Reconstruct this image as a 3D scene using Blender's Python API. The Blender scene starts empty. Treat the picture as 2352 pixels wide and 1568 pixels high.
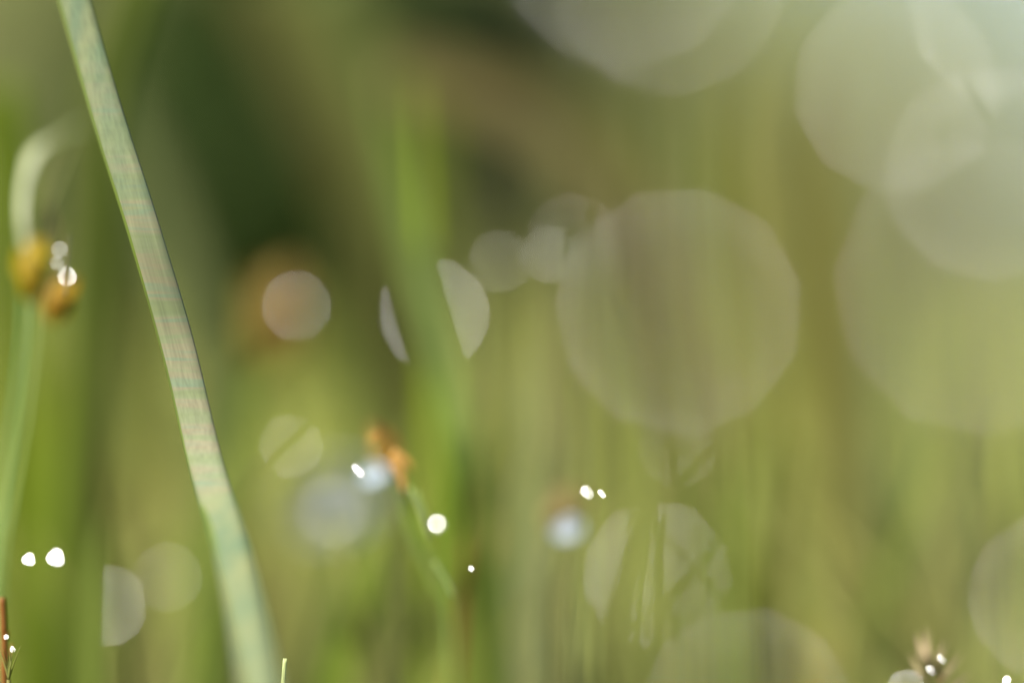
import bpy, bmesh, math, random
from mathutils import Vector, Matrix, Quaternion
random.seed(11)
R = math.radians
C = bpy.context.scene.collection
S = bpy.context.scene

# ------------------------------------------------------------------ camera, light, exposure
FOC = 0.30                      # focus distance, metres
CAMH = 0.10
SUN = Vector((-0.58, -0.42, 0.70)).normalized()      # towards the sun
cam = bpy.data.cameras.new('camera'); camo = bpy.data.objects.new('camera', cam); C.objects.link(camo)
camo.location = (0, 0, CAMH); camo.rotation_euler = (R(90), 0, 0)
cam.sensor_width = 36; cam.lens = 135; cam.clip_start = 0.005; cam.clip_end = 500
cam.dof.use_dof = True; cam.dof.focus_distance = FOC
cam.dof.aperture_fstop = 135 / (2 * 17.0); cam.dof.aperture_blades = 11; cam.dof.aperture_rotation = R(12)
S.camera = camo

w = bpy.data.worlds.new('World'); S.world = w; w.use_nodes = True
nt = w.node_tree; nt.nodes.clear()
sky = nt.nodes.new('ShaderNodeTexSky'); sky.sky_type = 'NISHITA'; sky.sun_disc = False
sky.sun_elevation = math.asin(SUN.z); sky.sun_rotation = math.atan2(SUN.x, SUN.y)
sky.air_density = 1.0; sky.dust_density = 2.4; sky.ozone_density = 1.0
bg = nt.nodes.new('ShaderNodeBackground'); bg.inputs[1].default_value = 0.10
wo = nt.nodes.new('ShaderNodeOutputWorld')
nt.links.new(sky.outputs[0], bg.inputs[0]); nt.links.new(bg.outputs[0], wo.inputs[0])

sl = bpy.data.lights.new('sun', 'SUN'); sl.energy = 5; sl.angle = R(0.5); sl.color = (1, 0.96, 0.89)
so = bpy.data.objects.new('sun', sl); C.objects.link(so)
so.rotation_euler = SUN.to_track_quat('Z', 'Y').to_euler(); so.location = (-1, 0.5, 2)

S.view_settings.view_transform = 'Standard'; S.view_settings.look = 'None'
S.view_settings.exposure = 1.9; S.view_settings.gamma = 1; S.view_settings.use_curve_mapping = False
S.render.engine = 'CYCLES'
cy = S.cycles
cy.use_adaptive_sampling = False
cy.use_denoising = True; cy.denoiser = 'OPENIMAGEDENOISE'; cy.denoising_prefilter = 'ACCURATE'
cy.denoising_input_passes = 'RGB_ALBEDO_NORMAL'
cy.max_bounces = 7; cy.diffuse_bounces = 3; cy.glossy_bounces = 2; cy.transmission_bounces = 6
cy.transparent_max_bounces = 8; cy.caustics_reflective = False; cy.caustics_refractive = False
cy.sample_clamp_indirect = 3.0

# ------------------------------------------------------------------ helpers
K = 0.08 / 0.30 / 2352.0        # photo pixel (of 2352) -> tangent
def P(x, y, Z):
    "a point Z metres in front of the camera, in the direction the photo shows at x, y"
    return Vector(((x - 1176) * Z * K, Z, CAMH - (y - 784) * Z * K))
def px(n, Z): return n * Z * K
def tag(o, label=None, cat=None, group=None, kind=None):
    if label: o['label'] = label
    if cat: o['category'] = cat
    if group: o['group'] = group
    if kind: o['kind'] = kind
    return o
def link(name, me, mat, parent=None, smooth=True):
    o = bpy.data.objects.new(name, me); C.objects.link(o)
    if mat: me.materials.append(mat)
    if smooth:
        for p in me.polygons: p.use_smooth = True
    if parent: o.parent = parent
    return o
def empty(name, loc):
    o = bpy.data.objects.new(name, None); o.location = loc; o.empty_display_size = .005; C.objects.link(o)
    return o
def lin(c): return tuple(((v/255)/12.92 if v/255 <= .04045 else ((v/255+.055)/1.055)**2.4) for v in c)

def catmull(pts, n):
    p = [Vector(q) for q in pts]
    if len(p) == 2: return [p[0].lerp(p[1], i/n) for i in range(n+1)]
    p = [p[0]*2-p[1]] + p + [p[-1]*2-p[-2]]
    out = []; segs = len(p)-3
    for i in range(n+1):
        t = i/n*segs; k = min(int(t), segs-1); t -= k
        a, b, c, d = p[k:k+4]
        out.append(.5*((2*b)+(c-a)*t+(2*a-5*b+4*c-d)*t*t+(3*b-a-3*c+d)*t**3))
    return out

def ribbon_data(pts, wf, th=.00012, fold=.25, yaw=0.0, n=28, base=0):
    "a grass blade with a shallow V section and real thickness, as vertex and face lists"
    c = catmull(pts, n); V = []; F = []
    for i, p in enumerate(c):
        t = (c[min(i+1, n)]-c[max(i-1, 0)]).normalized()
        face = Vector((math.sin(yaw), -math.cos(yaw), 0.15))
        s = t.cross(face).normalized(); nn = s.cross(t).normalized()
        hw = wf(i/n)/2
        prof = [(-1, fold*.5, 0), (-.93, fold*.43, .5), (-.5, 0.0, .8), (0, -fold*.5, 1), (.5, 0.0, .8), (.93, fold*.43, .5), (1, fold*.5, 0)]
        for a, f, b in prof: V.append(p+s*a*hw+nn*(f*hw+th*b))
        for a, f, b in reversed(prof[1:-1]): V.append(p+s*a*hw+nn*(f*hw-th*b))
    m = 12
    for i in range(n):
        for j in range(m):
            a = base+i*m+j; b = base+i*m+(j+1) % m
            F.append((a, b, b+m, a+m))
    F.append(tuple(base+j for j in reversed(range(m)))); F.append(tuple(base+n*m+j for j in range(m)))
    return V, F
def mesh(name, V, F):
    me = bpy.data.meshes.new(name); me.from_pydata([tuple(v) for v in V], [], F); me.update(); return me
def ribbon(name, pts, wf, mat, parent=None, **k):
    V, F = ribbon_data(pts, wf, **k)
    return link(name, mesh(name, V, F), mat, parent)
def tube(name, pts, rf, mat, parent=None, n=30, m=12, bump=0):
    c = catmull(pts, n); V = []; F = []
    u = Vector((1, 0, 0))
    for i, p in enumerate(c):
        t = (c[min(i+1, n)]-c[max(i-1, 0)]).normalized()
        s = t.cross(Vector((0, -1, .01))).normalized(); q = s.cross(t)
        for j in range(m):
            a = 2*math.pi*j/m
            r = rf(i/n)*(1+bump*math.cos(a*m/2))
            V.append(p+(s*math.cos(a)+q*math.sin(a))*r)
    for i in range(n):
        for j in range(m):
            a = i*m+j; b = i*m+(j+1) % m
            F.append((a, b, b+m, a+m))
    F.append(tuple(reversed(range(m)))); F.append(tuple(n*m+j for j in range(m)))
    return link(name, mesh(name, V, F), mat, parent)

# ------------------------------------------------------------------ materials
def nodes(name):
    m = bpy.data.materials.new(name); m.use_nodes = True; t = m.node_tree; t.nodes.clear()
    return m, t, t.nodes.new('ShaderNodeOutputMaterial')
def leaf_mat(name, c1, c2, trans=.4, rough=.6, scale=300, island=False, spec=.22, stretch=8):
    m, t, out = nodes(name)
    L = t.links.new
    tc = t.nodes.new('ShaderNodeTexCoord'); mp = t.nodes.new('ShaderNodeMapping')
    mp.inputs['Scale'].default_value = (1, 1, 1/stretch)
    no = t.nodes.new('ShaderNodeTexNoise'); no.inputs['Scale'].default_value = scale; no.inputs['Detail'].default_value = 4
    L(tc.outputs['Object'], mp.inputs[0]); L(mp.outputs[0], no.inputs['Vector'])
    r = t.nodes.new('ShaderNodeValToRGB')
    r.color_ramp.elements[0].position = .3; r.color_ramp.elements[1].position = .7
    r.color_ramp.elements[0].color = (*c1, 1); r.color_ramp.elements[1].color = (*c2, 1)
    if island:
        g = t.nodes.new('ShaderNodeNewGeometry'); a = t.nodes.new('ShaderNodeMath'); a.operation = 'MULTIPLY_ADD'
        L(g.outputs['Random Per Island'], a.inputs[0]); a.inputs[1].default_value = .75
        mu = t.nodes.new('ShaderNodeMath'); mu.operation = 'MULTIPLY'; mu.inputs[1].default_value = .3
        L(no.outputs[0], mu.inputs[0]); L(mu.outputs[0], a.inputs[2]); L(a.outputs[0], r.inputs[0])
    else: L(no.outputs[0], r.inputs[0])
    p = t.nodes.new('ShaderNodeBsdfPrincipled'); p.inputs['Roughness'].default_value = rough
    p.inputs['Specular IOR Level'].default_value = spec
    tr = t.nodes.new('ShaderNodeBsdfTranslucent'); mx = t.nodes.new('ShaderNodeMixShader'); mx.inputs[0].default_value = trans
    hs = t.nodes.new('ShaderNodeHueSaturation'); hs.inputs['Saturation'].default_value = 1.15; hs.inputs['Value'].default_value = 1.15
    L(r.outputs[0], p.inputs['Base Color']); L(r.outputs[0], hs.inputs['Color']); L(hs.outputs[0], tr.inputs[0])
    L(p.outputs[0], mx.inputs[1]); L(tr.outputs[0], mx.inputs[2]); L(mx.outputs[0], out.inputs[0])
    return m
G = 0.47     # albedo that shows as the given picture colour in this light
def gc(c, k=1, sat=1.1):
    r = [v*G*k for v in lin(c)]; m = .3*r[0]+.6*r[1]+.1*r[2]
    return tuple(max(.002, m+(v-m)*sat) for v in r)
MATS = {}
def leaf(c, trans=.4, k=1, **kw):
    key = (c, trans, k, tuple(kw.items()))
    if key not in MATS:
        MATS[key] = leaf_mat('leaf_tissue', gc(c, .8*k), gc(c, 1.25*k), trans, **kw)
    return MATS[key]

def water(name, rough):
    m, t, out = nodes(name)
    p = t.nodes.new('ShaderNodeBsdfPrincipled')
    p.inputs['Base Color'].default_value = (.95, .97, 1, 1); p.inputs['Roughness'].default_value = rough
    p.inputs['IOR'].default_value = 1.333; p.inputs['Transmission Weight'].default_value = 1
    t.links.new(p.outputs[0], out.inputs[0]); return m
WATER = water('dew_water', .16); WATER_DIM = water('dew_water_dull', .19); CLEAR = water('clear_water', .03)
WATER_NEAR = water('dew_water_near', .14)
WATER_BRIGHT = water('dew_water_bright', .13)

# ------------------------------------------------------------------ setting
def ground():
    n = 60; V = []; F = []
    def gz(x, y):
        return .006*math.sin(x*7+1)*math.sin(y*5) if y < 6 else .0
    ys = [-3+ i*.15 for i in range(60)]+[7, 10, 20, 50, 120, 300]
    xs = [-300, -60, -20, -8]+[-4+i*.2 for i in range(41)]+[8, 20, 60, 300]
    for y in ys:
        for x in xs: V.append((x, y, gz(x, y)*(1 if abs(x) < 4.1 else 0)-.002))
    m = len(xs)
    for i in range(len(ys)-1):
        for j in range(m-1): a = i*m+j; F.append((a, a+1, a+m+1, a+m))
    mt = leaf_mat('mossy_soil', gc((92, 84, 50)), gc((110, 118, 62)), trans=0, rough=.9, scale=60, stretch=1)
    tag(link('ground', mesh('ground', V, F), mt), 'mossy green and brown ground under the grass', 'ground', kind='structure')
ground()

def hill():
    "low wooded rise far behind, open towards the right"
    V = []; F = []; n = 50
    for i in range(n+1):
        x = -60+i*2.4
        h = (.02+.98*max(.0, min(1, (6.5-x)/3.5)))*9.5*(1+.1*math.sin(i*.9))
        for q, (dy, hh) in enumerate(((0, 0), (3, .55), (8, .9), (16, 1), (40, .6), (70, 0))):
            V.append((x, 45+dy, h*hh-.02))
    for i in range(n):
        for q in range(5): a = i*6+q; F.append((a, a+6, a+7, a+1))
    mt = leaf_mat('hill_meadow', gc((70, 84, 44)), gc((96, 104, 60)), trans=0, rough=.95, scale=.4, stretch=1)
    tag(link('hill', mesh('hill', V, F), mt), 'low green hill far behind the grass', 'hill', kind='structure')
hill()

def field(name, label, N, zr, hr, wr, cols, dens=None, xpad=1.25, lean=.35, seed=1, trans=.4):
    rnd = random.Random(seed); V = []; F = []; k = 0
    while k < N:
        Z = rnd.uniform(*zr)**1; half = 1176*K*Z*xpad+.03
        x = rnd.uniform(-half, half)
        if dens and rnd.random() > dens(x/(K*Z)+1176, Z): continue
        h = rnd.uniform(*hr); l = rnd.gauss(0, lean)*h; ly = rnd.gauss(0, lean*.6)*h
        w0 = rnd.uniform(*wr)
        pts = [(x, Z, 0), (x+l*.25, Z+ly*.25, h*.45), (x+l, Z+ly, h*rnd.uniform(.85, 1))]
        v, f = ribbon_data(pts, lambda t: w0*(1-t**2.5)+.0002, n=6, base=len(V), yaw=rnd.uniform(-.9, .9))
        V += v; F += f; k += 1
    mt = leaf_mat('meadow_grass', cols[0], cols[1], trans=trans, island=True, scale=200)
    return tag(link(name, mesh(name, V, F), mt), label, 'grass', kind='stuff')
field('far_grass', 'soft mass of olive green grass far behind the blades', 6500, (1.3, 3.6), (.16, .42), (.003, .008),
      (gc((114, 124, 62), 1.15), gc((180, 182, 126), 1.15)), dens=lambda x, Z: 1.0 if x < 1950 else (.5 if x < 2100 else .03), seed=3)
field('meadow_grass', 'dense short green grass across the lower part', 3400, (.75, 1.35), (.05, .105), (.002, .005),
      (gc((136, 150, 56), 1.4), gc((198, 198, 106), 1.4)), seed=5)

field('tall_grass', 'thin loose green grass between the blades and the meadow', 620, (.47, .75), (.055, .112), (.001, .003),
      (gc((120, 142, 58), 1.1), gc((180, 184, 104), 1.1)), seed=9, lean=.5, dens=lambda x, Z: .5 if 250 < x < 800 else 1)

field('fine_grass', 'fine hair thin grass streaks low between the stalks', 260, (.35, .47), (.078, .103), (.0005, .0014),
      (gc((122, 142, 60), 1.0), gc((186, 186, 112), 1.1)), seed=21, lean=.3)

# ------------------------------------------------------------------ leafy clumps added behind, gap shade put into their dark colour
def clump(label, x, y, rx, ry, Z, n, c, size, seed, k=1, cat='shrub', name='shade_shrub'):  # added plants; the darkness of the gaps is put into the leaf colour
    rnd = random.Random(seed); V = []; F = []
    cen = P(x, y, Z); a = px(rx, Z); b = px(ry, Z)
    root = empty(name, (cen.x, cen.y, 0)); tag(root, label, cat, 'leafy plants added for the dark gaps behind the grass')
    for i in range(n):
        while 1:
            d = Vector([rnd.uniform(-1, 1) for _ in range(3)])
            if d.length < 1: break
        q = cen+Vector((d.x*a, d.y*a*.7, d.z*b))-root.location
        ax = Vector([rnd.gauss(0, 1) for _ in range(3)]).normalized(); u = ax.orthogonal().normalized(); v = ax.cross(u)
        s = size*rnd.uniform(.6, 1.3); base = len(V)
        for (p, r, h) in ((-1, 0, 0), (-.4, .42, .08), (.3, .38, .1), (1, 0, -.05), (.3, -.38, .1), (-.4, -.42, .08)):
            V.append(q+u*p*s+v*r*s+ax*h*s)
        F += [(base, base+1, base+5), (base+1, base+2, base+4, base+5), (base+2, base+3, base+4)]
    link('foliage', mesh('foliage', V, F), leaf(c, .3, k, rough=.7, spec=.15), root)
    for j in range(3):
        dx = (j-1)*a*.4
        tube('stem', [(0, 0, 0), (dx*.5, 0, cen.z*.5), (dx, 0, cen.z+b*.5)], lambda t: .0016*(1-.6*t), leaf((70, 66, 40)), root, m=7, n=10)
clump('added leafy plant, gap shade in its dark green, behind the pale stalk, upper left', 590, 300, 450, 600, .80, 1300, (53, 69, 28), .011, 1, 1.45)
clump('added leafy plant, gap shade in its very dark leaves, at the top centre behind the tan blade', 1080, 110, 380, 360, .90, 900, (52, 58, 30), .012, 2, .9)

# ------------------------------------------------------------------ individual blades
def blade(label, pts, wpx, Z, c, dz=0, trans=.4, yaw=0, tip=True, name='grass_leaf', cat='grass blade',
          group='grass blades around the stalks', fold=.25, k=1, to_ground=True, **mk):
    """pts run from the top down in photo pixels; dz = extra depth at the lowest point; the blade goes on down to the ground"""
    n = len(pts); W = []
    for i, (x, y) in enumerate(pts): W.append(P(x, y, Z+dz*i/(n-1)))
    if to_ground:
        d = (W[-1]-W[-2]).normalized(); e = W[-1]
        sl = d.x/max(.25, -d.z)
        W.append(Vector((e.x+sl*e.z*.35, e.y+.0, e.z*.5))); W.append(Vector((e.x+sl*e.z*.5, e.y, -.002)))
    W.reverse()
    base = Vector((W[0].x, W[0].y, 0))
    W = [q-base for q in W]
    wm = px(wpx, Z)
    wf = (lambda t: wm*(min(1, .55+t*1.2))*(1-max(0, (t-.55)/.45)**2.2*.97)) if tip else (lambda t: wm*min(1, .6+t))
    o = ribbon(name, W, wf, leaf(c, trans, k, **mk), fold=fold, yaw=yaw)
    o.location = base
    return tag(o, label, cat, group)

# [label, points, width px, depth, colour, dz, tip]
B = [
 ('tan dry blade arching across the upper centre', [(900,170),(1010,190),(1180,250),(1340,370),(1480,520),(1560,800)], 110, .392, (126,116,74), 0, False),
 ('short brown dry blade below the tan arch', [(1040,230),(1120,330),(1230,420),(1300,560)], 90, .392, (80,64,42), .12, True),
 ('olive blade leaning into the top left corner beside the pale stalk', [(320,-60),(270,90),(230,260),(210,600)], 90, .345, (112,126,58), 0, False),
 ('broad soft green blade rising at the upper centre left', [(690,-80),(760,120),(840,330),(930,640)], 190, .42, (118,126,70), 0, False),
 ('olive green blade behind the top centre, left of the dark plant', [(560,-60),(640,80),(720,250),(850,560)], 110, .40, (100,98,54), 0, False),
 ('yellow green vertical blade with a straight right edge', [(972,80),(978,300),(973,620),(975,900),(985,1250)], 60, .404, (128,142,56), 0, True),
 ('green blade leaning right that cuts through the half moon glint', [(840,120),(890,330),(935,520),(973,684),(1001,777),(1035,930),(1075,1150)], 68, .352, (92,112,44), -.018, True),
 ('slim lime blade standing upright in the middle of the leaning one', [(958,150),(972,400),(984,722),(990,1000),(985,1300)], 32, .345, (164,186,70), 0, True),
 ('thin dark green blade slanting beside the leaning one', [(770,260),(830,400),(880,520),(930,700)], 34, .403, (60,78,28), 0, True),
 ('bright lime blade at the far left edge', [(-20,200),(0,420),(10,700),(30,1000)], 100, .36, (120,138,46), 0, False),
 ('lime green blade under the orange seed heads', [(150,640),(165,850),(150,1050),(130,1300),(120,1600)], 110, .36, (128,148,58), 0, True),
 ('yellow green blade left of the lime one at the lower left', [(70,800),(90,1000),(120,1200),(160,1600)], 110, .385, (132,140,60), 0, True),
 ('grey green blade right behind the pale stalk', [(290,200),(370,430),(440,700),(480,1000)], 120, .375, (106,114,72), 0, True),
 ('soft olive blade left of the pale stalk at mid height', [(230,520),(260,760),(290,1000),(330,1500)], 130, .40, (112,118,66), 0, True),
 ('green blade rising behind the brown capsule', [(600,800),(570,900),(530,1060),(500,1400)], 46, .345, (124,142,70), 0, True),
 ('second green blade rising behind the brown capsule', [(560,780),(545,900),(510,1050),(470,1400)], 40, .35, (118,134,66), 0, True),
 ('dark green blade between the capsule and the vertical blade', [(800,420),(830,620),(850,820),(870,1100)], 90, .40, (80,98,42), 0, True),
 ('lime blade slanting down left at the bottom centre', [(900,1160),(860,1300),(810,1450),(760,1640)], 70, .335, (152,172,78), 0, True),
 ('yellow green upright blade at the lower centre', [(1105,880),(1100,1050),(1090,1250),(1080,1600)], 44, .335, (148,154,84), 0, True),
 ('green upright blade right of the yellow one at the lower centre', [(1170,900),(1165,1100),(1150,1300),(1130,1600)], 60, .35, (132,152,76), 0, True),
 ('brown stem standing at the lower centre', [(1092,1080),(1080,1180),(1065,1330),(1050,1500)], 26, .325, (118,96,44), 0, True),
 ('pale green upright blade left of the two dark ones', [(1250,840),(1260,1000),(1250,1250),(1240,1600)], 90, .37, (150,158,112), 0, True),
 ('narrow grey green blade in the right centre', [(1385,690),(1400,850),(1415,1000),(1425,1200),(1430,1600)], 30, .325, (96,108,76), .2, True),
 ('narrow dark blade slanting left below the large round glint', [(1500,690),(1470,800),(1440,930),(1420,1100)], 28, .33, (96,110,74), .14, True),
 ('olive blade at the upper right between two large glints', [(1850,130),(1840,330),(1850,560),(1870,800)], 120, .40, (122,118,60), 0, True),
 ('yellowish blade rising right of the upper centre', [(1730,120),(1690,340),(1700,520),(1720,800)], 70, .37, (130,128,64), 0, True),
 ('green blade under the top glint at the right centre', [(1480,150),(1500,330),(1490,520),(1480,900)], 110, .475, (116,122,60), 0, True),
 ('slim green blade right of the upper centre', [(1600,160),(1590,330),(1570,600),(1550,900)], 60, .47, (112,124,58), 0, True),
 ('tan upright blade inside the large round glint', [(1620,430),(1580,600),(1540,800),(1500,1050)], 70, .48, (142,136,88), 0, True),
 ('green blade at the right centre below the large glint', [(1760,880),(1745,1050),(1730,1250),(1720,1600)], 70, .37, (120,140,60), 0, True),
 ('green upright blade left of that below the glint', [(1650,980),(1655,1150),(1660,1350),(1670,1650)], 80, .38, (122,142,60), 0, True),
 ('olive blade slanting at the lower right', [(1940,1080),(2000,1250),(2080,1400),(2150,1620)], 90, .37, (112,112,60), 0, True),
 ('yellow green blade at the lower right', [(2180,1120),(2200,1300),(2240,1450),(2280,1650)], 120, .40, (156,154,92), 0, True),
 ('brown blade standing in the right background', [(1960,540),(1975,760),(1990,980),(2010,1300)], 90, .42, (130,130,80), 0, True),
 ('grey green blade near the right edge', [(2280,780),(2290,950),(2300,1150),(2320,1500)], 130, .43, (120,124,88), 0, True),
 ('green blade in the right background at mid height', [(2060,640),(2070,850),(2080,1050),(2090,1400)], 100, .42, (128,140,92), 0, True),
 ('wide yellow blade tinting the bottom glint at the right centre', [(1660,1400),(1700,1480),(1740,1570),(1780,1700)], 260, .40, (206,184,66), 0, True),  # made broad and yellow to give the bottom glint disc its tint
 ('tan withered blade low between the glints at the lower right', [(1530,1120),(1500,1265),(1474,1361),(1440,1480),(1410,1600)], 26, .385, (148,140,90), 0, True),
 ('green soft blade low at the bottom centre', [(1010,1150),(1000,1300),(980,1450),(960,1650)], 70, .35, (124,144,72), 0, True),
 ('pale sage blade low right of the bottom centre', [(1210,1250),(1230,1400),(1240,1500),(1250,1650)], 110, .38, (140,156,106), 0, True),
 ('brown blade low between the pale stalk and the lime blade', [(330,1000),(310,1150),(300,1300),(290,1600)], 110, .39, (116,104,62), 0, True),
 ('tan blade low right of the pale stalk', [(640,1120),(650,1250),(640,1400),(640,1650)], 90, .40, (156,146,88), 0, True),
 ('slender straw blade crossing left at the lower centre', [(1230,940),(1180,1120),(1120,1300),(1050,1550)], 18, .338, (176,168,100), 0, True),
 ('slender fresh green blade just left of the brown stem', [(1015,1010),(1035,1150),(1050,1330),(1055,1600)], 22, .333, (140,172,70), 0, True),
 ('slender dark green blade between the grey patch and the lime blade', [(800,1190),(780,1300),(740,1450),(700,1620)], 24, .345, (84,106,44), 0, True),
 ('slender pale green blade right of the dull seed head', [(1335,1240),(1330,1340),(1338,1450),(1350,1620)], 22, .335, (160,172,112), 0, True),
 ('slender lime blade left of the yellow bottom blade', [(1640,1060),(1662,1200),(1690,1350),(1705,1600)], 26, .345, (150,172,72), .0, True),
 ('slender dark olive blade right of the slender lime one', [(1820,1020),(1800,1180),(1795,1350),(1800,1600)], 34, .35, (92,100,46), 0, True),
 ('slender straw blade slanting right at the lower right', [(1850,1120),(1905,1270),(1950,1420),(1990,1600)], 24, .343, (174,166,100), 0, True),
 ('slender green blade crossing left at the lower right', [(2160,960),(2110,1120),(2050,1300),(1990,1500)], 30, .35, (128,152,72), 0, True),
 ('slender dark blade slanting left at the right edge', [(2330,900),(2300,1080),(2260,1250),(2230,1500)], 34, .355, (98,108,62), 0, True),
 ('slender green blade behind the foot of the pale stalk', [(430,1180),(445,1300),(455,1420),(470,1600)], 30, .345, (132,156,62), 0, True),
 ('slender dark green blade left of the low left moon glint', [(60,1330),(90,1420),(100,1500),(110,1620)], 30, .35, (92,112,44), 0, True),
 ('slender green blade crossing right above the split round glint', [(500,640),(540,760),(590,900),(640,1100)], 26, .36, (120,140,62), 0.02, True),
 ('grey brown blade at the bottom centre left', [(960,1200),(930,1350),(900,1480),(880,1650)], 70, .36, (140,136,92), 0, True),
]
for (lb, pts, wp, Z, c, dz, tip) in B:
    blade(lb, pts, wp, Z, c, dz, tip=tip, trans=.5, spec=.1, yaw=random.uniform(-.3, .3))

blade('slim olive stem crossing the split glint', [(704,982),(688,1000),(646,1043),(600,1095),(540,1200)], 9, .33, (128,128,78), 0, tip=True)
blade('green blade edging the low left moon glint', [(235,1180),(225,1300),(219,1400),(214,1600)], 46, .33, (128,144,66), 0)
blade('yellowish blade on the right side of the low left moon glint', [(290,1180),(298,1290),(312,1430),(318,1600)], 36, .332, (140,140,78), 0)
# short sharp tip at the bottom edge
blade('tiny sharp pale grass tip at the bottom edge', [(656,1527),(652,1560),(648,1600)], 9, .3, (205,215,150), 0, name='grass_tip', cat='grass tip')

# ------------------------------------------------------------------ the pale leaning stalk (in focus)
def main_stalk():
    m, t, out = nodes('waxy_stalk'); L = t.links.new
    tc = t.nodes.new('ShaderNodeTexCoord'); mp = t.nodes.new('ShaderNodeMapping')
    mp.inputs['Rotation'].default_value = (0, R(-16), 0); mp.inputs['Scale'].default_value = (110, 110, 1500)
    no = t.nodes.new('ShaderNodeTexNoise'); no.inputs['Scale'].default_value = .55; no.inputs['Detail'].default_value = 3
    L(tc.outputs['Object'], mp.inputs[0]); L(mp.outputs[0], no.inputs['Vector'])
    r = t.nodes.new('ShaderNodeValToRGB'); e = r.color_ramp.elements
    cols = [(.30, (150,170,138)), (.42, (166,178,128)), (.5, (172,182,138)), (.58, (186,178,142)), (.66, (162,182,146)), (.75, (182,184,136))]
    e[0].position = cols[0][0]; e[0].color = (*gc(cols[0][1], .56), 1); e[1].position = cols[-1][0]; e[1].color = (*gc(cols[-1][1], .56), 1)
    for p_, c_ in cols[1:-1]:
        q = e.new(p_); q.color = (*gc(c_, .56), 1)
    L(no.outputs[0], r.inputs[0])
    # fine lengthwise fibres
    n3 = t.nodes.new('ShaderNodeTexNoise'); n3.inputs['Scale'].default_value = 1; n3.inputs['Detail'].default_value = 5
    mr3 = t.nodes.new('ShaderNodeMapping'); mr3.inputs['Rotation'].default_value = (0, R(15.5), 0)
    mp3 = t.nodes.new('ShaderNodeMapping'); mp3.inputs['Scale'].default_value = (4200, 4200, 90)
    L(tc.outputs['Object'], mr3.inputs[0]); L(mr3.outputs[0], mp3.inputs[0]); L(mp3.outputs[0], n3.inputs['Vector'])
    # plain waxy green towards top and foot of the stalk
    n2 = t.nodes.new('ShaderNodeTexNoise'); n2.inputs['Scale'].default_value = 260
    mp2 = t.nodes.new('ShaderNodeMapping'); mp2.inputs['Rotation'].default_value = (0, R(-16), 0); mp2.inputs['Scale'].default_value = (2.2, 2.2, .25)
    L(tc.outputs['Object'], mp2.inputs[0]); L(mp2.outputs[0], n2.inputs['Vector'])
    r2 = t.nodes.new('ShaderNodeValToRGB'); r2.color_ramp.elements[0].position = .35; r2.color_ramp.elements[1].position = .65
    r2.color_ramp.elements[0].color = (*gc((126,150,112), .6), 1); r2.color_ramp.elements[1].color = (*gc((160,168,118), .6), 1)
    L(n2.outputs[0], r2.inputs[0])
    sx = t.nodes.new('ShaderNodeSeparateXYZ'); L(tc.outputs['Object'], sx.inputs[0])
    mr = t.nodes.new('ShaderNodeValToRGB'); k = mr.color_ramp.elements
    # object z in metres: .087 .. .109 carries the striped wax bloom
    md = t.nodes.new('ShaderNodeMapRange'); md.inputs['From Min'].default_value = .075; md.inputs['From Max'].default_value = .13
    L(sx.outputs[2], md.inputs[0]); L(md.outputs[0], mr.inputs[0])
    k[0].position = .17; k[0].color = (0, 0, 0, 1); k[1].position = .95; k[1].color = (.0, .0, .0, 1)
    q = k.new(.30); q.color = (1, 1, 1, 1); q = k.new(.62); q.color = (.8, .8, .8, 1)
    mx = t.nodes.new('ShaderNodeMix'); mx.data_type = 'RGBA'
    L(mr.outputs[0], mx.inputs[0]); L(r2.outputs[0], mx.inputs[6]); L(r.outputs[0], mx.inputs[7])
    p = t.nodes.new('ShaderNodeBsdfPrincipled'); p.inputs['Roughness'].default_value = .7; p.inputs['Specular IOR Level'].default_value = .2
    tr = t.nodes.new('ShaderNodeBsdfTranslucent'); ms = t.nodes.new('ShaderNodeMixShader'); ms.inputs[0].default_value = .3
    fb = t.nodes.new('ShaderNodeMapRange'); fb.inputs['From Min'].default_value = .3; fb.inputs['From Max'].default_value = .7
    fb.inputs['To Min'].default_value = .84; fb.inputs['To Max'].default_value = 1.14
    L(n3.outputs[0], fb.inputs[0]); vm = t.nodes.new('ShaderNodeVectorMath'); vm.operation = 'SCALE'
    L(mx.outputs[2], vm.inputs[0]); L(fb.outputs[0], vm.inputs['Scale'])
    L(vm.outputs[0], p.inputs['Base Color']); L(vm.outputs[0], tr.inputs[0])
    bp = t.nodes.new('ShaderNodeBump'); bp.inputs['Strength'].default_value = .25; bp.inputs['Distance'].default_value = .0001
    L(no.outputs[0], bp.inputs['Height']); L(bp.outputs[0], p.inputs['Normal'])
    L(p.outputs[0], ms.inputs[1]); L(tr.outputs[0], ms.inputs[2]); L(ms.outputs[0], out.inputs[0])
    path = [(155,-60,.3045),(174,0,.304),(255,282,.3015),(333,527,.3),(414,809,.3),(478,1080,.297),(539,1286,.2885),(597,1568,.278),(640,1850,.270)]
    W = [P(x, y, Z) for x, y, Z in path]; e_ = W[-1]
    W += [Vector((e_.x+.008, e_.y+.004, e_.z*.5)), Vector((e_.x+.012, e_.y+.006, -.002))]
    W.insert(0, P(95, -260, .306))
    W.reverse(); b = Vector((W[0].x, W[0].y, 0)); W = [q-b for q in W]
    root = empty('grass_stalk', b); tag(root, 'long pale green waxy stalk leaning across the left in sharp focus', 'stalk')
    ww = px(79, .3)
    ribbon('blade', W, lambda t: ww*(.93+.08*math.sin(t*5)+.012*math.sin(t*47)), m, root, fold=.08, th=.0003, n=90, yaw=-.15)
    # darker sheath edge along the left side
    E = [q+Vector((-px(35, .3), .0010, 0)) for q in W]
    tube('sheath_edge', E, lambda t: px(11, .3), leaf((92,108,44), .2), root, n=90, m=8)
main_stalk()

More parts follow.
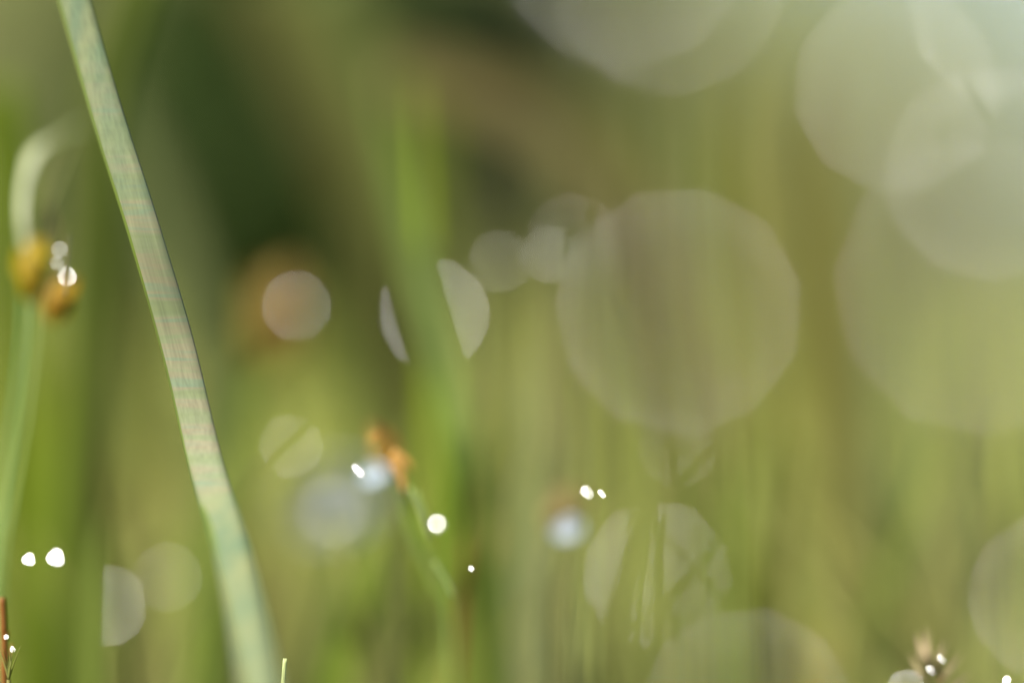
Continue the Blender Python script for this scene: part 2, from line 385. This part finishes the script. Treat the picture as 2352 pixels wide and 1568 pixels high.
# ------------------------------------------------------------------ seed heads
def spikelet(name, parent, cen, h, wd, c, c2, tilt=0, seed=0):
    "a pointed egg of overlapping scales"
    rnd = random.Random(seed); V = []; F = []; m = 22; n = 20
    for i in range(n+1):
        t = i/n; r = math.sin(math.pi*(t**.85))**.75*wd/2 if 0 < t < 1 else .00001
        for j in range(m):
            a = 2*math.pi*j/m
            rr = r*(1+.07*math.cos(a*5+i*.9)+.05*math.sin(i*1.6+(j % 4)))
            V.append(Vector((rr*math.cos(a), rr*math.sin(a), (t-.5)*h)))
    for i in range(n):
        for j in range(m):
            a = i*m+j; b = i*m+(j+1) % m; F.append((a, b, b+m, a+m))
    M = Matrix.Rotation(tilt, 4, 'Y')
    V = [M @ v for v in V]
    o = link(name, mesh(name, V, F), leaf_mat('seed_scale', gc(c, 1), gc(c2, 1), .45, scale=900, stretch=3), parent)
    o.location = cen-parent.location
    for s in range(3):    # scales standing off the surface
        a = rnd.uniform(0, 6.28); z0 = rnd.uniform(-.35, .1)*h
        pts = [M @ Vector((math.cos(a+q*.1)*wd*(.40+.10*q), -abs(math.sin(a))*wd*.42, z0+q*h*.22)) for q in range(3)]
        ribbon('scale', pts, lambda t: wd*.4*math.sin(math.pi*min(.98, max(.03, .25+t*.75)))+.00003, leaf(c2, .4), o, n=8, th=.00004)
    return o

def left_seed_head():
    Z = .3185
    top = P(68, 735, Z); foot = P(-10, 1380, Z+.004)
    root = empty('seed_stalk', (foot.x-.006, foot.y, 0)); tag(root, 'green stalk with two orange brown seed heads at the left edge', 'seed stalk', 'stalks with brown seed heads')
    b = root.location
    for dx, c in ((-13, (136,170,110)), (14, (150,170,104))):
        pts = [(foot.x-.006, foot.y, -.002), (foot.x-.002+px(dx*.3, Z), foot.y, foot.z*.5), P(-10+dx*.6, 1380, Z), P(16+dx*.8, 1150, Z), P(45+dx, 950, Z), P(64+dx, 790, Z), P(70+dx, 690, Z)]
        tube('stem', [Vector(q)-b for q in pts], lambda t: px(5, Z), leaf(c, .3, 1.1), root, n=50, m=9)
    spikelet('seed_head', root, P(76, 618, Z), px(160, Z), px(64, Z), (126,98,18), (196,172,44), R(3), 1)
    spikelet('seed_head', root, P(131, 690, Z), px(118, Z), px(58, Z), (134,98,22), (190,152,48), R(12), 2)
    # dry whitish style curling up from the upper head
    pts = [P(60, 575, Z), P(52, 500, Z), P(58, 420, Z+.002), P(85, 350, Z+.004), P(140, 312, Z+.008), P(190, 290, Z+.014)]
    ribbon('style', [q-b for q in pts], lambda t: px((22+24*math.exp(-((t-.62)/.16)**2))*(1-.35*t), Z), leaf((205,210,172), .5, 1.1), root, n=40, yaw=-.5, fold=.5)
    pts = [P(96, 575, Z), P(108, 480, Z+.004), P(130, 400, Z+.01), P(160, 300, Z+.018)]
    tube('bract', [q-b for q in pts], lambda t: px(13-8*t, Z), leaf((140,140,84), .4), root, n=20, m=7)
    pts = [P(138, 660, Z), P(140, 600, Z), P(128, 530, Z), P(118, 480, Z)]
    tube('bristle', [q-b for q in pts], lambda t: px(3-2*t, Z), leaf((150,110,80), .2), root, n=16, m=6)
    pts = [P(150, 680, .3063), P(155, 620, .3063), P(158, 570, .3063), P(161, 540, .3063)]
    tube('bristle', [q-b for q in pts], lambda t: px(2.4-1.2*t, Z), leaf((120,120,90), .2), root, n=16, m=6)
left_seed_head()

def capsule(label, x, y, h, wd, Z, c, c2, stemto, tilt, stemc, seed, extra=()):
    base = P(*stemto, Z)
    root = empty('seed_stalk', (base.x, base.y, 0)); tag(root, label, 'seed stalk', 'stalks with brown seed heads'); b = root.location
    cen = P(x, y, Z)
    pts = [Vector((base.x, base.y, -.002)), Vector((base.x, base.y, base.z*.5)), base]+[P(*q, Z) for q in extra]+[cen]
    tube('stem', [q-b for q in pts], lambda t: px(7, Z), leaf(stemc, .3), root, n=40, m=8)
    spikelet('seed_head', root, cen, px(h, Z), px(wd, Z), c, c2, tilt, seed)
    return root
capsule('blurred brown capsule on a green stalk left of centre', 652, 735, 270, 150, .362, (112,88,34), (150,128,58), (520,1200), R(8), (116,130,64), 3, [(590,900)])
s3 = capsule('orange brown hooked seed head low at the centre left', 885, 1035, 150, 50, .322, (116,82,30), (168,134,60), (1040,1500), R(-28), (138,164,84), 4, [(1005,1340),(955,1230),(925,1120)])
b = s3.location
for i, (x0, y0, x1, y1) in enumerate(((900,1040,948,1075),(905,1060,925,1130),(860,990,845,1010))):
    ribbon('bract', [P(x0, y0, .311)-b, P((x0+x1)/2+8, (y0+y1)/2, .311)-b, P(x1, y1, .311)-b], lambda t: px(26, .31)*(1-t*.7), leaf((215,170,100), .5), s3, n=8)
for dx, (xa, ya, xb, yb) in enumerate(((930,1120,975,1235),(985,1290,1030,1370),(945,1130,965,1200))):
    tube('sheath_rib', [P(xa+12, ya, .31)-b, P((xa+xb)/2+16, (ya+yb)/2, .31)-b, P(xb+12, yb, .31)-b], lambda t: px(4.5, .31), leaf((176,192,124), .5), s3, n=10, m=6)
capsule('small dull brown seed head low right of the centre', 1300, 1175, 120, 95, .33, (126,106,62), (150,134,86), (1260,1500), R(25), (120,130,70), 5, [(1265,1320)])

def edge_stem():
    Z = .304; root = empty('reddish_stem', P(6, 1600, Z)*1); root.location.z = 0; b = root.location
    tag(root, 'thin reddish brown stem in the bottom left corner', 'stem')
    tube('stem', [Vector((0, 0, -.002)), Vector((0, 0, .04)), P(10, 1568, Z)-b, P(9, 1450, Z)-b, P(5, 1372, Z)-b], lambda t: px(8, Z), leaf((140,92,42), .3, 1.0), root, n=30, m=8)
    for i, (x, y) in enumerate(((14, 1470), (22, 1500), (6, 1520))):
        ribbon('bract', [P(8, y+25, Z)-b, P(x, y, Z)-b, P(x+6, y-22, Z)-b], lambda t: px(14, Z)*(1-t*.8), leaf((190,140,80), .5), root, n=8)
edge_stem()

# ------------------------------------------------------------------ dew
def drop_mesh(r, asp, s0=.03, tri=0, el=1):
    "a low lens of water: a shallow dome above (+Z) that steepens to slope s0 and keeps it, rounded below"
    V = []; F = []; m = 36
    prof = []; z = 0; last = 0
    for i in range(13):
        q = i/12
        z -= s0*min(1, (q-.03)/.42)*(q-last) if i else 0
        prof.append((q*.93, z)); last = q
    prof += [(.975, z-.03), (1.0, -.10), (.99, -.22), (.85, -.42), (.55, -.58), (.25, -.64)]
    prof = [(a, min(b_, b_)) for a, b_ in prof]
    V.append(Vector((0, 0, 0)))
    for rr, z in prof[1:]:
        for j in range(m):
            a = 2*math.pi*j/m; k_ = 1+tri*math.cos(3*a+1.57); V.append(Vector((rr*math.cos(a)*r*k_*el, rr*math.sin(a)*r*asp*k_/el**.5, z*r)))
    V.append(Vector((0, 0, -.66*r)))
    k = len(prof)-1
    for j in range(m): F.append((0, 1+j, 1+(j+1) % m))
    for i in range(k-1):
        for j in range(m):
            a = 1+i*m+j; b = 1+i*m+(j+1) % m; F.append((a, a+m, b+m, b))
    e = len(V)-1
    for j in range(m): F.append((1+(k-1)*m+j, e, 1+(k-1)*m+(j+1) % m))
    me = mesh('dew_drop', V, F)
    bm = bmesh.new(); bm.from_mesh(me); bmesh.ops.recalc_face_normals(bm, faces=bm.faces); bm.to_mesh(me); bm.free()
    return me
def drop(label, x, y, Rp, q=14, mat=None, front=False, Z=None, leafc=None, tri=0, el=1, group='dew drops glinting in the sun', sup=None):
    "Rp: radius of the blur disc it makes, in photo pixels; q: disc radius over drop radius"
    if Z is None: Z = FOC/(1+Rp/500.0) if front else FOC/(1-Rp/500.0)
    p = P(x, y, Z); r = px(max(Rp/q, 2.2), Z)
    v = (Vector((0, 0, CAMH))-p).normalized(); h = (v+SUN).normalized()
    asp = 1/max(.3, v.dot(h))
    # local x: across the view; local y: the foreshortened way; z: towards h
    xa = v.cross(h).normalized(); ya = h.cross(xa)
    M = Matrix((xa, ya, h)).transposed()
    o = link('dew_drop', drop_mesh(r, min(asp, 1.5), .0165/Z*asp/2, tri, el), mat or WATER)
    o.rotation_euler = M.to_euler(); o.location = p
    tag(o, label, 'dew drop', group)
    if sup:       # a thin blade carries it
        c, wpx, lb, lean = sup
        under = p-h*r*.62
        pts = [(x+lean*.0+(under.x-p.x)/(Z*K), y+(p.z-under.z)/(Z*K)+2), (x+lean*.4, y+260), (x+lean, y+620)]
        blade(lb, pts, wpx*(.6 if front else 1), Z+.0012, c, 0, tip=True)
    return o

D = [  # label, x, y, R, kwargs
 ('large teal grey round glint cut by the top edge', 1432, -128, 308, dict(mat=WATER_NEAR, q=11.5, front=True), ((118,124,72), 60, 'soft green blade carrying the topmost drop', 40)),
 ('faint second round glint just below the top one', 1535, -55, 292, dict(front=True, mat=WATER_NEAR, q=13), ((124,126,70), 50, 'olive blade carrying the faint upper drop', -60)),
 ('round glint with a diagonal band at the upper right', 2060, 205, 238, dict(q=17), ((140,136,84), 60, 'tan blade carrying the upper right drop', 50)),
 ('bright whitish glint at the upper right edge', 2275, 400, 262, dict(mat=WATER_NEAR, q=11.5, front=True), ((150,150,110), 60, 'pale blade carrying the drop at the right edge', 40)),
 ('whitish glint touching the top right corner', 2290, 30, 215, dict(mat=WATER_NEAR, q=12, front=True), ((150,150,110), 60, 'pale blade under the top right corner', 330)),
 ('very large faint round glint right of the centre', 1560, 714, 302, dict(mat=WATER_NEAR, q=11.5, front=True), ((140,140,92), 60, 'pale blade carrying the large central drop', -30)),
 ('very large faint glint at the right edge, mid height', 2255, 660, 362, dict(front=True, mat=WATER_NEAR, q=12), ((136,136,90), 60, 'soft blade carrying the big right edge drop', 50)),
 ('round glint lying over the brown capsule', 680, 702, 86, dict(mat=WATER_NEAR, q=11.5, front=True), None),
 ('round glint with a slanting split below the capsule', 668, 1024, 73, dict(q=14), ((128,124,78), 26, 'thin blade under the split round glint', 30)),
 ('half moon glint beside the leaning green blade', 997, 722, 126, dict(q=10), ((120,128,78), 40, 'blade carrying the half moon drop', 20)),
 ('narrow oval glint left of the twin glints at the centre', 1148, 600, 74, dict(mat=WATER_DIM), ((120,112,76), 30, 'thin brown blade under the oval glint', 20)),
 ('right one of the twin overlapping glints at the centre', 1318, 550, 108, dict(q=20), ((132,130,80), 36, 'thin olive blade under the twin glints', 10)),
 ('left one of the twin overlapping glints at the centre', 1262, 585, 66, dict(q=12, mat=WATER_DIM), ((132,126,90), 26, 'thin greyish blade under the left twin glint', 10)),
 ('tall cut glint between blades at the lower right centre', 1510, 1320, 168, dict(q=12), ((144,150,92), 44, 'pale blade carrying the cut lower drop', 20)),
 ('moon shaped glint low at the left', 248, 1390, 92, dict(q=10.5), ((138,136,90), 30, 'blade carrying the low left moon glint', 10)),
 ('faint half glint beside the low left moon', 385, 1325, 80, dict(q=14, mat=WATER_DIM), ((132,126,80), 30, 'blade under the faint half glint', 10)),
 ('streaky glint under the large central one', 1555, 1030, 92, dict(q=19, mat=WATER_DIM), ((150,146,94), 30, 'thin blade under the streaky glint', 200)),
 ('broad yellow glint at the bottom right of the centre', 1715, 1640, 262, dict(mat=WATER_NEAR, q=11.5, front=True), ((176,166,80), 60, 'yellow blade carrying the bottom drop', 10)),
 ('pale glint cut by the lower right edge', 2415, 1370, 205, dict(mat=WATER_NEAR, q=11.5, front=True), ((150,156,100), 50, 'pale blade carrying the drop at the lower right edge', 10)),
 ('blazing white drop on the left seed head', 154, 635, 20, dict(q=4, mat=WATER_BRIGHT), None),
 ('dimmer middle drop on the left seed head', 131, 604, 17, dict(q=6, mat=WATER_DIM), None),
 ('dim top drop on the left seed head', 137, 573, 19, dict(q=6, mat=WATER_DIM), None),
 ('white sparkle left of the hooked seed head', 822, 1080, 9, dict(front=True, q=.75, el=.5), None),
 ('blazing round drop below the hooked seed head', 1003, 1202, 26, dict(front=True, q=4, mat=WATER_BRIGHT), None),
 ('white sparkle above the small dull seed head', 1348, 1130, 11, dict(q=1.5, el=.6, tri=.15), None),
 ('tiny sparkle right of the one above the dull seed head', 1382, 1133, 5, dict(q=.8, el=.5, tri=.15), None),
 ('left one of two white fans at the lower left', 66, 1284, 10, dict(q=1.3, tri=.28), None),
 ('right one of two white fans at the lower left', 128, 1280, 14, dict(q=1.35, tri=.25), None),
 ('bright arc glint at the bottom right', 2084, 1580, 42, dict(mat=WATER_BRIGHT, q=6.5), None),
 ('tiny fleck of light at the lower centre', 1082, 1305, 8, dict(front=True, q=3), None),
 ('lowest sparkle on the reddish corner stem', 18, 1505, 9, dict(q=3), None),
 ('upper sparkle on the reddish corner stem', 14, 1462, 5, dict(q=2.4), None),
 ('small sparkle on the edge of the corner stem', 28, 1490, 6, dict(q=2.4), None),
]
def sprig(label, x, y, wd, ht, Z, n, c, seed):
    "a tuft of hair-thin leaves"
    rnd = random.Random(seed); b0 = P(x, y+ht, Z); root = empty('moss_sprig', (b0.x, b0.y, 0))
    tag(root, label, 'moss', 'hair fine moss sprigs'); b = root.location
    tube('stem', [Vector((0, 0, -.002)), Vector((0, .0, b0.z*.5)), b0-b], lambda t: px(5, Z), leaf((120,116,56), .3), root, n=10, m=6)
    for i in range(n):
        t = (i+rnd.uniform(.1, .9))/n*2-1
        q = P(x+t*wd*.25, y+ht*.4, Z+rnd.uniform(-.0006, .0006)); e = P(x+t*wd*.6, y-ht*rnd.uniform(.2, .5)*(1-.4*abs(t)), Z+rnd.uniform(-.001, .001))
        tube('leaf', [b0-b, q-b, e-b], lambda u: px(2.3, Z)*(1-.75*u), leaf((150,154,84), .5), root, n=8, m=5)
sprig('hair fine sprig at the bottom right corner by the bright arc', 2110, 1560, 170, 90, .3075, 10, 0, 4)
sprig('hair fine sprig around the reddish corner stem', 20, 1500, 50, 60, .3012, 6, 0, 5)
def withered():  # made-up sprig whose pale slivers paint the streaky glare
    Z = .309; b0 = P(2165, 1620, Z); root = empty('glare_sprig', (b0.x, b0.y, 0)); b = root.location
    tag(root, 'added sprig of pale pinkish slivers for the glare streaks at the bottom right', 'sprig')
    tube('stem', [Vector((0, 0, -.002)), Vector((0, 0, b0.z*.5)), P(2165, 1620, Z)-b, P(2150, 1530, Z)-b], lambda t: px(6, Z), leaf((150,120,84), .3), root, n=16, m=7)
    for (x0, y0, x1, y1, w_) in ((2150,1560,2106,1452,20), (2152,1555,2128,1440,16), (2158,1550,2172,1470,12), (2160,1585,2210,1500,12), (2150,1590,2090,1500,12), (2170,1600,2235,1545,10)):
        ribbon('glare_sliver', [P(x0, y0, Z)-b, P((x0+x1)/2-6, (y0+y1)/2, Z-.001)-b, P(x1, y1, Z+.001)-b], lambda t: px(w_, Z)*math.sin(math.pi*(.12+.86*t)), leaf((182,164,126), .5, 1.0), root, n=10, th=.00005)
withered()
D += [('sparkle on the glare sprig at the bottom right', 2162, 1512, 8, dict(q=1.6, el=.4, tri=.2), None),
      ('lower sparkle beside the glare sprig', 2138, 1538, 9, dict(q=1.8, el=.4, tri=.2), None),
      ('tiny sparkle in the bottom right corner', 2312, 1560, 7, dict(q=1.5, el=1.3, tri=.2), None)]
for (lb, x, y, Rp, kw, sup) in D:
    drop(lb, x, y, Rp, sup=sup, **kw)

def sky_patch(label, x, y, Rp, Z, c, seed):  # stands for sky reflected in drops, painted as pale blue colour
    "a small cupped patch on the grass, sky reflection put into its colour"
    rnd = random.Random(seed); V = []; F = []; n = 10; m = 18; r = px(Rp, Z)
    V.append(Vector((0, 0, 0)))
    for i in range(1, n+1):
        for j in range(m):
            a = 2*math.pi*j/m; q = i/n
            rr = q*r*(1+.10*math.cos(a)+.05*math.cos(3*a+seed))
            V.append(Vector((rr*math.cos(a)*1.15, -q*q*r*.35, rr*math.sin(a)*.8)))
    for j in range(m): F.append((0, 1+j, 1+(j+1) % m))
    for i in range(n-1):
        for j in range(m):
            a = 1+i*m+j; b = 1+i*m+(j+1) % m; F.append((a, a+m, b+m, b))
    o = link('sky_patch', mesh('sky_patch', V, F), leaf(c, .35, 1.0, spec=.5, rough=.3))
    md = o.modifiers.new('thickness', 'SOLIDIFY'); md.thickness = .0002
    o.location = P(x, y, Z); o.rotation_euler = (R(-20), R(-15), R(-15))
    tag(o, label, 'sky_patch', 'painted sky reflections low in the grass')
sky_patch('small pale blue patch of painted sky reflection beside the hooked seed head', 858, 1092, 26, .321, (170,186,200), 1)
sky_patch('small pale blue patch of painted sky reflection under the dull brown seed head', 1305, 1218, 30, .323, (155,168,180), 3)
sky_patch('larger dull blue grey patch of painted sky reflection left of the hooked seed head', 762, 1165, 95, .366, (88,98,86), 2)
